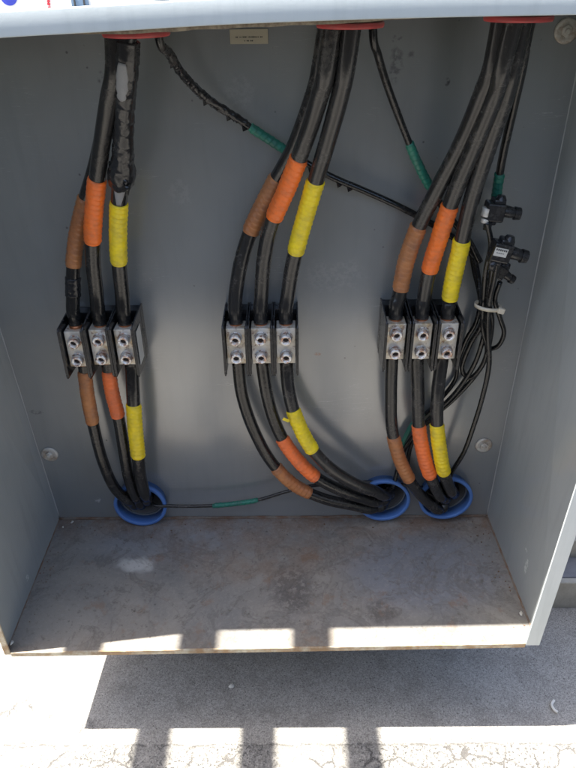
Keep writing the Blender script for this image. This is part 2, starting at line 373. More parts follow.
for A, B in zip(rings, rings[1:]):
    for i in range(6): bm.faces.new((A[i], B[i], B[(i + 1) % 6], A[(i + 1) % 6]))
fo = obj('top_flange', bm, M_flange, enc, True, .0012); fo.modifiers['bevel'].width = .0013
fw = .021
panel([FR(-.004) + V(-fw, -.003, 0), FR(-.004) + V(th, -.003, 0), FR(H - .020) + V(th, -.003, 0), FR(H - .020) + V(-fw, -.003, 0)], (0, .003, 0), 'side_flange', M_flange, .0008)
panel([FL(-.004) + V(-th, -.003, 0), FL(-.004) + V(.008, -.003, 0), FL(H - .020) + V(.008, -.003, 0), FL(H - .020) + V(-th, -.003, 0)], (0, .003, 0), 'side_flange', M_lip, .0008)
a, b = FL(0) + V(.008, -.0032, 0), FR(0) + V(-fw, -.0032, 0)
panel([a + V(0, 0, .0008), b + V(0, 0, .0008), b + V(0, 0, -.0095), a + V(0, 0, -.0095)], (0, .0032, 0), 'bottom_lip', M_lip, .0008)
# gusset tab under the left corner
bm = BM(); prism(bm, [FL(0) + V(0, .004, -.004), FL(0) + V(.05, .004, -.004), FL(0) + V(.035, .004, -.010), FL(0) + V(.012, .004, -.019)], (0, .003, 0)); obj('corner_tab', bm, M_side, enc, False)
# gasket behind the top flange, slightly below its edge
bm = BM(); A = V(.0, 0, 0); B = V(.93, 0, 0)
pts = []; n = 90
for i in range(n + 1):
    t = i / n; p = A.lerp(B, t); p = V(p.x, .0005, edge_z(p.x) + .012)
    if .02 < t < .985: pts.append((p, .0118 + (.0036 + .0012 * noise.noise(V(t * 40, 0, 3))) * max(0, min(1, (t - .29) * 14, (.68 - t) * 9))))
top = [bm.verts.new(p) for p, h in pts]; bot = [bm.verts.new(p - V(0, 0, h)) for p, h in pts]
top2 = [bm.verts.new(p + V(0, .006, 0)) for p, h in pts]; bot2 = [bm.verts.new(p + V(0, .006, -h)) for p, h in pts]
for i in range(len(pts) - 1):
    bm.faces.new((top[i], top[i + 1], bot[i + 1], bot[i])); bm.faces.new((top2[i], top2[i + 1], bot2[i + 1], bot2[i]))
    bm.faces.new((bot[i], bot[i + 1], bot2[i + 1], bot2[i])); bm.faces.new((top[i], top[i + 1], top2[i + 1], top2[i]))
obj('gasket_strip', bm, M_gask, enc)
# corner seams
def seam(p0, p1, r, m, name, amp=.0006, squash=None):
    n = 80; path = [p0.lerp(p1, i / n) for i in range(n + 1)]
    bm = BM(); sweep(bm, path, lambda s, a, i: r * (1 + .5 * noise.noise(V(i * .35, a, p0.x * 7)))); return obj(name, bm, m, enc)
seam(BR(.004) + V(-.0005, -.0005, 0), BR(H), .0012, M_seam, 'corner_seam')
seam(BL(.004) + V(.0005, -.0005, 0), BL(H), .0013, M_seam, 'corner_seam')
seam(BL(0) + V(.0, -.001, .0005), BR(0) + V(0, -.001, .0005), .0034, M_rust, 'floor_seam')
seam(FR(0) + V(-.0005, .006, .0005), BR(0) + V(-.0005, 0, .0005), .0022, M_rust, 'floor_seam')
seam(FL(0) + V(.0005, .004, .0005), BL(0) + V(.0005, 0, .0005), .0013, M_rust, 'floor_seam')
# mounting bolts on the back panel
for px, py in ((50, 454), (483.5, 445), (566, 31)):
    p = at(px, py, D)
    bm = BM(); r = .0165
    lathe(bm, [(.004, 0), (r, 0), (r, -.0015), (r - .002, -.003), (r - .005, -.0025), (.004, -.0028)], (p.x, D - .0002, p.z), (0, 1, 0), 40, True)
    wo = obj('washer', bm, M_steel, enc)
    bm = BM(); cyl(bm, (p.x, D - .001, p.z), (p.x, D - .0065, p.z), .0085, .0078, 6); 
    cyl(bm, (p.x, D - .006, p.z), (p.x, D - .010, p.z), .0042, .0036, 16)
    obj('bolt_head', bm, M_steel, wo, False, .0008)
# closed conduit tubes behind the holes
for k, (p, r, nm) in enumerate(RINGS):
    bm = BM(); lathe(bm, [(r - .010, 0), (r - .010, .22), (r - .006, .22), (r - .006, 0)], (p.x, D + .0035, p.z), (0, 1, 0), 48)
    cyl(bm, (p.x, D + .215, p.z), (p.x, D + .22, p.z), r - .0085, n=48)
    nm2 = ('behind the left blue bushing', 'behind the middle blue bushing', 'behind the right blue bushing')[k]
    tag(obj('conduit', bm, M_cond, None), 'short steel conduit running back from the enclosure ' + nm2, 'conduit', 'conduits behind the back panel')
    bm = BM()
    lathe(bm, [(r - .0068, .0045), (r - .0068, .001), (r - .0060, 0), (r - .0008, 0), (r, .001), (r, .0085), (r - .002, .0095), (r - .0045, .0095), (r - .0045, D - .286 - .0005), (r - .0068, D - .286 - .0005)], (p.x, .286, p.z), (0, 1, 0), 96)
    tag(obj('conduit_bushing', bm, M_blue), ('blue ring bushing at the lower left, around the left bank of cables', 'blue ring bushing partly hidden by cables, second from the right', 'blue ring bushing in the lower right corner, fully visible on its right side')[k], 'bushing', 'blue conduit bushings low on the back wall')

# ------------------------------------------------------------------ top bushings and conduits
for k, (px, py) in enumerate(((137, 39), (350, 30), (517.5, 23.4))):
    pb = at(px, py, .105); x = at(px, py, .145).x; z0 = pb.z; y = .145
    t = thing('conduit_hub', ('red-rimmed hub at the top left, above the taped cables', 'red-rimmed hub at top centre beside the small beige plate', 'red-rimmed hub at the top right, above four black cables')[k], 'conduit hub', (x, y, z0), 'red-rimmed hubs under the top edge')
    zi = (.925, .932, .936)[k] - .002
    bm = BM(); lathe(bm, [(.0315, 0), (.0385, 0), (.0395, .002), (.0395, .0042), (.0385, .006), (.0315, .006)], (x, y, z0), (0, 0, 1), 48); obj('red_rim', bm, M_red, t)
    bm = BM(); lathe(bm, [(.0325, 0), (.0375, 0), (.0375, zi - z0 - .0065), (.0325, zi - z0 - .0065)], (x, y, z0 + .0065), (0, 0, 1), 48); obj('collar', bm, M_gask, t)
    bm = BM(); zt = (.938, .945, .950)[k] + .006; lathe(bm, [(.034, 0), (.046, 0), (.046, .03), (.041, .034), (.041, 1.1), (.034, 1.1)], (x, y, zt), (0, 0, 1), 40)
    tag(obj('riser_conduit', bm, M_galv), ('galvanised conduit rising from the box top, leftmost of three', 'galvanised conduit rising from the box top, middle of three', 'galvanised conduit rising from the box top, rightmost of three')[k], 'conduit', 'conduits rising from the top of the box')

# ------------------------------------------------------------------ terminal blocks
BZ = .446
def make_block():
    t = bpy.data.objects.new('terminal_block', None); col.objects.link(t); t.empty_display_size = .02
    hw = .0205
    bm = BM(); box(bm, (0, -.012, 0), (hw * 2 - .001, .024, .094)); box(bm, (0, -.030, 0), (.030, .014, .060)); obj('base', bm, M_block, t, False, .0015)
    for s in (-1, 1):
        x = s * (hw - .0014)
        pts = [(x, 0, .050), (x, -.012, .052), (x, -.083, .047), (x, -.086, .043), (x, -.086, -.044), (x, -.083, -.0475), (x, -.035, -.050), (x, 0, -.040)]
        bm = BM(); prism(bm, [V(q[0] - .0012, q[1], q[2]) for q in pts], (.0024, 0, 0))
        # stiffening ribs on the front and back edges
        box(bm, (x - s * .0006, -.0835, 0), (.0046, .0035, .086)); box(bm, (x - s * .0006, -.018, 0), (.0042, .004, .094))
        obj('barrier', bm, M_block, t, False, .0006)
    bm = BM(); box(bm, (0, -.054, .0015), (.0320, .0300, .0660))
    lug = obj('lug', bm, M_alu, t, False, .0012)
    for z in (.0175, -.0165):
        bm = BM(); lathe(bm, [(.0052, -.0125), (.0085, -.0125), (.0094, -.0110), (.0094, .004), (.0052, .004)], (0, -.069, z), (0, 1, 0), 28)
        # collar where the set screw leaves the lug
        lathe(bm, [(.0094, -.0016), (.0112, -.0010), (.0112, .002), (.0094, .002)], (0, -.069, z), (0, 1, 0), 28)
        sc = obj('set_screw', bm, M_screw, lug)
        bm = BM(); cyl(bm, (0, -.0745, z), (0, -.0700, z), .0056, n=6); obj('socket', bm, M_dark, sc, False)
    for z in (.036, -.034):
        bm = BM(); cyl(bm, (0, -.050, z - .003), (0, -.050, z + .003), .0108, n=24); obj('wire_port', bm, M_copper, lug)
    return t
def copy_tree(o, parent=None):
    c = o.copy(); col.objects.link(c); c.parent = parent
    for ch in list(o.children): copy_tree(ch, c)
    return c
BXS = [(.1345, 'left', 'brown'), (.1755, 'left', 'orange'), (.2170, 'left', 'yellow'), (.4010, 'middle', 'brown'), (.4425, 'middle', 'orange'), (.4840, 'middle', 'yellow'),
       (.6650, 'right', 'brown'), (.7080, 'right', 'orange'), (.7505, 'right', 'yellow')]
proto = make_block()
for k, (x, bank, colr) in enumerate(BXS):
    o = proto if k == 0 else copy_tree(proto)
    o.location = (x, D - .0008, BZ + (0, 0, .006)[k // 3] - (.003 if k == 0 else 0)); o['category'] = 'terminal block'; o['group'] = 'two-screw terminal blocks mounted in banks of three'
    pos = ('left', 'middle', 'right')[k % 3]
    o['label'] = f'black two-screw terminal block on the {colr}-taped cable, {pos} one of the {bank} bank'
BLK = {k: (x, BZ + (0, 0, .006)[k // 3]) for k, (x, _, _) in enumerate(BXS)}
bm = BM(); box(bm, (BXS[2][0] + .0214, D - .056, BZ + .0), (.0006, .030, .062)); obj('side_sticker', bm, M_labelw, [o for o in bpy.data.objects if o.name.startswith('terminal_block') and abs(o.location.x - BXS[2][0]) < 1e-4][0], False)

# ------------------------------------------------------------------ heavy cables
RC = .0118
def tape_on(path, fr, i0, i1, m, parent, rc, name='phase_tape', pitch=.0088, ph=0, label=None):
    L = sum((path[i + 1] - path[i]).length for i in range(i0, i1))
    # finer path for crisp turns
    sub = catmull([path[i] for i in range(i0, i1 + 1)], .0011)
    def rf(s, a, i):
        u = ((s + .0016 * noise.noise(V(s * 55, ph * 13, 0))) / pitch + a / 2 / math.pi + ph) % 1
        if s < .0022 * (1 + math.cos(a + ph * 6)) or L - s < .0022 * (1 + math.cos(a + 2 + ph * 9)): return rc + .00025
        e = min(1, s / .0012, (L - s) / .0012) if L > s else .3
        return rc + .0004 + .0009 * max(.3, e) + .0010 * u ** 2 + .0004 * noise.noise(V(math.cos(a) * 1.3, math.sin(a) * 1.3, s * 60 + ph * 9))
    bm = BM(); sweep(bm, sub, rf, 28); return obj(name, bm, m, parent, True, 0, label)
def cable(name, pts, rad, label, cat, group, m=None, tapes=(), ends=(), sag=.0006, loc=None):
    P = [p if isinstance(p, Vector) else at(*p) for p in pts]; path = catmull(P, .0035); fr = frames(path)
    t = thing(name, label, cat, P[-1], group); seed = random.random() * 50
    bm = BM(); sweep(bm, path, lambda s, a, i: rad * (1 + .025 * noise.noise(V(math.cos(a), math.sin(a), s * 22 + seed))), 24, fr=fr)
    obj('sheath', bm, m or M_cable, t)
    for k, (a, b, tm) in enumerate(tapes):
        i0, i1 = sorted((nearest(path, *a), nearest(path, *b)))
        tape_on(path, fr, i0, i1, tm, t, rad, ph=seed % 1 + k)
    for e in ends:
        q = Vector(e); bm = BM(); cyl(bm, q, q + V(0, 0, .012 if e[2] > BZ else -.012), rad * .72, n=16); obj('conductor', bm, M_copper, t)
    return t, path, fr, rad
YB = D - .052
def up_end(k): x, z = BLK[k]; return [V(x, YB + .002, z + .062), V(x, YB + .002, z + .045), V(x, YB + .001, z + .036)]
def dn_start(k): x, z = BLK[k]; return [V(x, YB + .001, z - .033), V(x, YB + .002, z - .045)]
def end_c(k, s): x, z = BLK[k]; return [(x, YB + .001, z + s * .030)]
def topv(x, y): return [V(x, y, 1.12), V(x, y, 1.0)]
GU = 'heavy black cables between the top hubs and the terminal blocks'; GD = 'heavy black cables between the terminal blocks and the blue bushings'
# left bank, upper
hx = at(137, 38, .145).x
tA, pA, fA, _ = cable('power_cable', topv(hx - .008, .165) + [(118, 60, .185), (108, 110, .215), (97, 160, .25), (84, 205, .272), (76, 240, .275), (73, 272, .27), (73, 295, .266)] + up_end(0), RC * .93,
      'brown-taped heavy cable entering the left bank from above, behind the orange one', 'cable', GU, tapes=(((86, 197), (75, 268), M_brown),), ends=end_c(0, 1))
cable('power_cable', topv(hx - .018, .135) + [(115, 60, .145), (109, 100, .165), (101, 150, .20), (96, 190, .225), (93, 225, .243), (93, 260, .255), (96, 290, .262)] + up_end(1), RC,
      'orange-taped heavy cable entering the left bank from above', 'cable', GU, tapes=(((97.5, 177), (92.5, 242), M_orange),), ends=end_c(1, 1))
tC, pC, fC, _ = cable('power_cable', topv(hx + .004, .13) + [(126, 60, .145), (125, 100, .165), (123, 150, .195), (119.5, 195, .222), (118, 230, .243), (119, 262, .255), (122, 292, .262)] + up_end(2), RC,
      'yellow-taped heavy cable on the left, wrapped in torn black tape near the top', 'cable', GU, tapes=(((119.5, 202), (119.5, 264), M_yellow),), ends=end_c(2, 1))
i0, i1 = nearest(pA, 73.5, 277), nearest(pA, 73, 297); sub = catmull([pA[i] for i in range(i0, i1 + 1)], .0015)
bm = BM(); sweep(bm, sub, lambda s, a, i: RC * .93 + .0010 + .0018 * abs(noise.noise(V(math.cos(a) * 2, math.sin(a) * 2, s * 120))), 24); obj('tape_remnant', bm, M_wrap, tA, label='crumpled black tape remnant just below the brown tape')
# torn black wrap
i0, i1 = nearest(pC, 127, 40), nearest(pC, 120, 186); sub = catmull([pC[i] for i in range(i0, i1 + 1)], .0018); LW = .0018 * len(sub)
def wr(s, a, i):
    t = i / len(sub); base = RC + .0012 + .0010 * math.sin(t * 8 + 1) + .0035 * (t > .80) * (math.sin((t - .8) / .2 * math.pi))
    return base + .0016 * noise.noise(V(math.cos(a) * 2.2, math.sin(a) * 2.2, s * 14)) + (.0016 + .002 * (t > .75)) * abs(noise.noise(V(math.cos(a) * 4, math.sin(a) * 4, s * 22 + 5))) + .0009 * noise.noise(V(math.cos(a) * 4, math.sin(a) * 4, s * 140)) + .0008 * ((s / .02 + a / 6.283) % 1)
bm = BM(); sweep(bm, sub, wr, 32); wrap = obj('torn_wrap', bm, M_wrap, tC, label='loosely wound torn black tape around the cable')
def patch(path, fr, i0, i1, a0, wfun, rf, m, name, parent, label=None):
    T, N = fr; bm = BM(); rows = []
    for i in range(i0, i1 + 1):
        t = (i - i0) / (i1 - i0); B = T[i].cross(N[i]); hw = wfun(t); row = []
        for k in range(9):
            a = a0 + hw * (k / 4 - 1); row.append(bm.verts.new(path[i] + (N[i] * math.cos(a) + B * math.sin(a)) * rf(t)))
        rows.append(row)
    for A, B in zip(rows, rows[1:]):
        for k in range(8): bm.faces.new((A[k], A[k + 1], B[k + 1], B[k]))
    o = obj(name, bm, m, parent, label=label); so = o.modifiers.new('thick', 'SOLIDIFY'); so.thickness = .0008; return o
i0, i1 = nearest(pC, 126, 60), nearest(pC, 125, 93)
patch(pC, fC, i0, i1, .10, lambda t: .08 + .40 * math.sin(math.pi * min(1, t * .9 + .08)) ** .6 + .10 * math.sin(t * 23) * t, lambda t: RC + .0046, M_grey, 'bare_patch', tC, 'grey insulation showing through the torn wrap')
i0, i1 = nearest(pC, 120, 180), nearest(pC, 119, 199)
patch(pC, fC, i0, i1, -.15, lambda t: .75 * (1 - t * .75) + .05, lambda t: RC + .0008, M_grey, 'bare_patch', tC, 'grey insulation below the torn wrap')
# loose tape flaps at the torn end
bm = BM()
for (px, py, dx, dz, ln) in ((124, 180, .006, -.014, .005), (113, 166, -.007, -.010, .006), (127, 187, .001, -.012, .004)):
    p = at(px, py, .197); a = bm.verts.new(p + V(-.006, .004, .006)); b = bm.verts.new(p + V(.006, .002, .004)); c_ = bm.verts.new(p + V(dx, -.002, dz)); d_ = bm.verts.new(p + V(0, -.006, 0))
    for f in ((a, b, d_), (b, c_, d_), (c_, a, d_), (a, c_, b)): bm.faces.new(f)
obj('tape_flap', bm, M_wrap, tC)
# left bank, lower
rL, rM, rR = RINGS[0][0], RINGS[1][0], RINGS[2][0]
def hole(p, dx, dz): return [V(p.x + dx, D + .02, p.z + dz), V(p.x + dx * .8, D + .30, p.z + dz * .8)]
cable('power_cable', dn_start(0) + [(87, 392, .262), (94, 428, .262), (103, 462, .262), (115, 488, .268), (131, 501, .285)] + hole(rL, -.010, -.010), RC * .9,
      'brown-taped heavy cable leaving the left bank downwards', 'cable', GD, tapes=(((83.5, 371), (94, 423), M_brown),), ends=end_c(0, -1))
cable('power_cable', dn_start(1) + [(112, 392, .258), (119, 420, .256), (124, 450, .256), (129, 478, .260), (137, 498, .280)] + hole(rL, .002, -.012), RC * .93,
      'orange-taped heavy cable leaving the left bank downwards', 'cable', GD, tapes=(((106, 370), (120, 416), M_salmon),), ends=end_c(1, -1))
cable('power_cable', dn_start(2) + [(133, 392, .250), (135, 425, .245), (138, 455, .245), (141, 480, .252), (146, 496, .275)] + hole(rL, .012, .002), RC,
      'yellow-taped heavy cable leaving the left bank downwards', 'cable', GD, tapes=(((134, 404), (137.5, 457), M_yellow),), ends=end_c(2, -1))
# middle bank, upper
hx = at(350, 30, .145).x
cable('power_cable', topv(hx - .018, .160) + [(322, 60, .175), (312, 100, .20), (294, 148, .235), (272, 188, .262), (252, 228, .272), (241, 262, .27), (236, 292, .266)] + up_end(3), RC,
      'brown-taped heavy cable entering the middle bank from above, half hidden by the orange one', 'cable', GU, M_cable2, tapes=(((278, 178), (253.5, 234), M_brown),), ends=end_c(3, 1))
cable('power_cable', topv(hx - .014, .135) + [(328, 60, .147), (320, 95, .165), (305, 142, .20), (287, 188, .228), (271, 226, .247), (264, 260, .257), (261.5, 292, .262)] + up_end(4), RC,
      'orange-taped heavy cable entering the middle bank from above', 'cable', GU, M_cable2, tapes=(((299, 158), (275, 218), M_orange),), ends=end_c(4, 1))
cable('power_cable', topv(hx + .006, .13) + [(347, 60, .145), (339, 100, .165), (325, 150, .195), (313, 190, .222), (300, 235, .245), (292, 268, .257), (288, 294, .262)] + up_end(5), RC,
      'yellow-taped heavy cable entering the middle bank from above', 'cable', GU, M_cable2, tapes=(((316, 181), (296.5, 252), M_yellow),), ends=end_c(5, 1))
# middle bank, lower
cable('power_cable', dn_start(3) + [(242, 395, .262), (253, 428, .262), (270, 460, .262), (293, 484, .260), (322, 498, .262), (352, 505, .272)] + [(374, 508, .288)] + hole(rM, .006, -.016), RC * .93,
      'brown-taped heavy cable sweeping from the middle bank, lowest of its three', 'cable', GD, tapes=(((276, 466), (309, 494), M_brown),), ends=end_c(3, -1))
cable('power_cable', dn_start(4) + [(267, 395, .258), (276, 425, .256), (291, 452, .252), (313, 475, .250), (340, 490, .256), (362, 498, .268)] + [(378, 501, .284)] + hole(rM, .010, -.002), RC * .97,
      'orange-taped heavy cable sweeping from the middle bank, between its neighbours', 'cable', GD, tapes=(((282.5, 438), (315.5, 478), M_salmon),), ends=end_c(4, -1))
cable('power_cable', dn_start(5) + [(289, 392, .25), (296, 418, .245), (310, 446, .240), (330, 468, .240), (355, 484, .248), (374, 491, .262)] + [(386, 495, .282)] + hole(rM, .014, .014), RC,
      'yellow-taped heavy cable sweeping from the middle bank, highest of its three', 'cable', GD, M_cable2, tapes=(((291, 409), (313.5, 451), M_yellow),), ends=end_c(5, -1))
p = at(286, 420, .232); bm = BM(); box(bm, p, (.012, .001, .006), Matrix.Rotation(.5, 4, 'Y')); 
lt = thing('loose_tape_end', 'loose yellow tape end sticking out left of the middle bank cable', 'tape scrap', p); obj('flap', bm, M_yellow, lt, False, .0004)
# right bank, upper
hx = at(517, 22, .145).x
cable('power_cable', topv(hx - .020, .135) + [(495, 55, .147), (483, 92, .168), (462, 142, .205), (438, 188, .235), (418, 228, .256), (406, 262, .263), (399.5, 294, .263)] + up_end(6), RC,
      'brown-taped heavy cable entering the right bank from above', 'cable', GU, M_cable2, tapes=(((421, 226), (399.5, 290), M_brown),), ends=end_c(6, 1))
cable('power_cable', topv(hx - .004, .125) + [(504, 60, .138), (495, 95, .158), (475, 145, .19), (455, 192, .220), (440, 236, .243), (429, 272, .257), (424, 298, .262)] + up_end(7), RC,
      'orange-taped heavy cable entering the right bank from above', 'cable', GU, M_cable2, tapes=(((453, 206), (429.5, 271), M_orange),), ends=end_c(7, 1))
cable('power_cable', topv(hx + .008, .14) + [(514, 60, .15), (505, 98, .166), (488, 148, .193), (472, 198, .218), (461, 245, .240), (453, 280, .256), (449, 302, .262)] + up_end(8), RC,
      'yellow-taped heavy cable entering the right bank from above', 'cable', GU, M_cable2, tapes=(((465, 239), (450.5, 300), M_yellow),), ends=end_c(8, 1))
# right bank, lower
cable('power_cable', dn_start(6) + [(391, 395, .260), (392, 428, .258), (400, 460, .256), (413, 485, .262), (428, 502, .276)] + [(440, 509, .292)] + hole(rR, .004, -.020), RC * .93,
      'brown-taped heavy cable leaving the right bank downwards', 'cable', GD, M_cable2, tapes=(((391.5, 437), (407, 480), M_brown),), ends=end_c(6, -1))
cable('power_cable', dn_start(7) + [(418, 395, .257), (419, 428, .253), (425, 460, .252), (433, 482, .258), (441, 497, .276)] + hole(rR, .006, -.004), RC * .98,
      'orange-taped heavy cable leaving the right bank downwards', 'cable', GD, M_cable2, tapes=(((418, 424), (430, 476), M_salmon),), ends=end_c(7, -1))
cable('power_cable', dn_start(8) + [(437.5, 395, .25), (437, 425, .246), (440.5, 455, .245), (445, 476, .252), (452, 492, .274)] + hole(rR, .018, .010), RC * .98,
      'yellow-taped heavy cable leaving the right bank downwards', 'cable', GD, M_cable2, tapes=(((436.5, 424), (443, 473), M_yellow),), ends=end_c(8, -1))
# ------------------------------------------------------------------ thin wires
GW = 'thin black wires'
def wire(pts, rad, label, tapes=(), m=None, name='thin_wire'):
    return cable(name, pts, rad, label, 'wire', GW, m or M_wire, tapes)
h1 = at(137, 38, .145).x
t, pw, fw_, _ = wire([V(h1 + .022, .16, 1.1), V(h1 + .022, .16, 1.0), (159, 38, .17), (168, 52, .19), (184, 76, .225), (205, 97, .255), (235, 117, .278), (262, 135, .287), (295, 156, .290), (330, 176, .292), (365, 191, .294), (400, 207, .296), (432, 224, .297), (462, 244, .297), (478, 262, .292)], .0052,
     'long thin wire with ragged tape crossing from the top left to the right', tapes=(((250, 127), (292, 154), M_green),))
# ragged tape remains along the lower side
bm = BM(); T, N = fw_
for k in range(46):
    i = int(random.uniform(nearest(pw, 168, 52), nearest(pw, 240, 121))); a = random.uniform(1.9, 3.9) if k % 2 else random.uniform(0, 6.28)
    B = T[i].cross(N[i]); dn = (V(0, -.2, -1) + V(random.uniform(-.6, .4), random.uniform(-.5, .2), 0)).normalized()
    c0 = pw[i] + dn * .004; l = random.choice((.002, .003, .003, .0045)); wd = random.uniform(.002, .005)
    v = [bm.verts.new(c0 + T[i] * wd), bm.verts.new(c0 - T[i] * wd), bm.verts.new(c0 + N[i] * .003), bm.verts.new(c0 + dn * l + T[i] * random.uniform(-.002, .002))]
    for f in ((0, 1, 2), (0, 3, 1), (1, 3, 2), (2, 3, 0)): bm.faces.new([v[q] for q in f])
shreds = []
for px, py in ((205, 99), (227, 116), (244, 126), (340, 183), (350, 188), (312, 167), (172, 60)):
    i = nearest(pw, px, py); c0 = pw[i] + V(-.001, -.002, -.003)
    if px > 300: bmk = bm; bm = BM()
    v = [bm.verts.new(c0 + T[i] * .007), bm.verts.new(c0 - T[i] * .006), bm.verts.new(c0 + N[i] * .004), bm.verts.new(c0 + V(-.003, -.002, -.0068))]
    for f in ((0, 1, 2), (0, 3, 1), (1, 3, 2), (2, 3, 0)): bm.faces.new([v[q] for q in f])
    if px > 300: obj('tape_shred', bm, M_wrap, t, False); bm = bmk
obj('ragged_tape', bm, M_wrap, t, False)
i0, i1 = nearest(pw, 164, 46), nearest(pw, 248, 125); sub = catmull([pw[i] for i in range(i0, i1)], .0015)
bm = BM(); sweep(bm, sub, lambda s, a, i: .0058 + .0016 * noise.noise(V(math.cos(a) * 2, math.sin(a) * 2, s * 90)) + .0008 * noise.noise(V(a, 0, s * 300)), 18); obj('tape_wrap', bm, M_wrap, t)
h2 = at(350, 30, .145).x
wire([V(h2 + .026, .165, 1.1), V(h2 + .026, .165, 1.0), (373, 32, .175), (378, 55, .19), (386, 82, .215), (398, 115, .24), (409, 143, .26), (419, 166, .272), (430, 187, .28), (446, 212, .288), (468, 240, .288), (480, 262, .285)], .0052,
     'thin wire curving down from top centre to behind the right bank, green-taped', tapes=(((409, 143), (430, 187), M_green),))
h3 = at(517, 22, .145).x
wire([V(h3 + .025, .155, 1.1), V(h3 + .025, .155, 1.0), (528, 35, .165), (522, 70, .185), (513, 110, .21), (504, 150, .235), (499, 178, .255), (496, 200, .265), (494, 215, .268)], .0058,
     'thinner cable on the outer right edge of the upper right bundle', tapes=(((498, 173), (494.5, 202), M_green),))
wire([V(rL.x + .02, D + .05, rL.z + .012), (152, 503, .292), (172, 506, .286), (205, 506, .284), (232, 504, .284), (258, 500, .284), (285, 492, .284), (310, 486, .284), (340, 484, .290), (370, 482, .296), (398, 484, .292), (420, 489, .292), (440, 497, .300), V(rR.x, D + .06, rR.z + .01)], .0034,
     'thin wire running along the bottom from the left bushing to the right bushing', tapes=(((212, 506), (258, 500), M_green),), m=M_cable2)
# bundle of small wires on the right
CT = (487, 305, .262)
wire([(487, 222, .225), (491, 245, .232), (486, 270, .245), (483, 303, .258), (481, 325, .268), (470, 345, .285), (462, 368, .290), (470, 378, .285), (482, 366, .272), (489, 345, .262), (492, 322, .262), (489, 306, .262)], .0042, 'thin wire from the upper tap connector, looping left below the cable tie')
wire([(497, 262, .215), (494, 280, .23), (489, 305, .248), (488, 335, .250), (489, 365, .252), (483, 395, .255), (474, 425, .258), (464, 452, .262), (452, 472, .275), (446, 490, .295), V(rR.x + .01, D + .06, rR.z + .02)], .0044, 'thin wire from the labelled connector straight down into the right bushing')
wire([(493, 262, .222), (490, 285, .24), (487, 307, .256), (484, 335, .27), (474, 365, .278), (456, 392, .285), (436, 412, .288), (417, 432, .288), (404, 450, .292), (398, 468, .295), (391, 490, .300), V(rM.x + .015, D + .06, rM.z)], .0042, 'thin wire slanting behind the right bank into the middle bushing')
wire([(500, 282, .25), (495, 300, .258), (500, 318, .262), (504, 333, .268), (498, 346, .276), (488, 347, .282), (484, 330, .280), (484, 306, .272)], .0040, 'thin wire with a small loop right of the cable tie')
wire([(474, 256, .292), (478, 275, .285), (481, 303, .27), (483, 330, .262), (487, 352, .268), (478, 372, .282), (455, 398, .292), (430, 420, .294), (413, 440, .296), (408, 470, .297), (420, 488, .298), V(rR.x - .01, D + .06, rR.z)], .0040, 'thin wire beside the slanting one, bending back to the right bushing')
wire([(470, 245, .297), (474, 270, .292), (480, 300, .278), (476, 322, .28), (466, 340, .29), (458, 362, .297), (455, 380, .300), (440, 400, .300), (424, 415, .300)], .0038, 'thin wire hugging the back wall beside the right bank')
wire([(424, 413, .299), (412, 425, .296), (405, 438, .294), (400, 450, .296), (396, 456, .300)], .0046, 'short green wire tail behind the right bank of lower cables', m=M_green)
# cable tie
p = at(488, 306, .258); t = thing('cable_tie', 'off-white plastic cable tie around the bundle of thin wires', 'cable tie', p)
bm = BM(); n = 40; rr = []
for k in range(n):
    a = 2 * math.pi * k / n; cx, cy = math.cos(a) * .0205, math.sin(a) * .0155
    rr.append([bm.verts.new(p + V(cx * s, cy * s, dz - cx * .12)) for s, dz in ((1, -.003), (1, .003), (1.09, .003), (1.09, -.003))])
for k in range(n):
    A, B = rr[k], rr[(k + 1) % n]
    for i in range(4): bm.faces.new((A[i], B[i], B[(i + 1) % 4], A[(i + 1) % 4]))
obj('strap', bm, M_tie, t)
bm = BM(); box(bm, p + V(.018, -.014, -.002), (.011, .007, .010), Matrix.Rotation(.25, 4, 'Y')); obj('head', bm, M_tie, t, False, .0018)
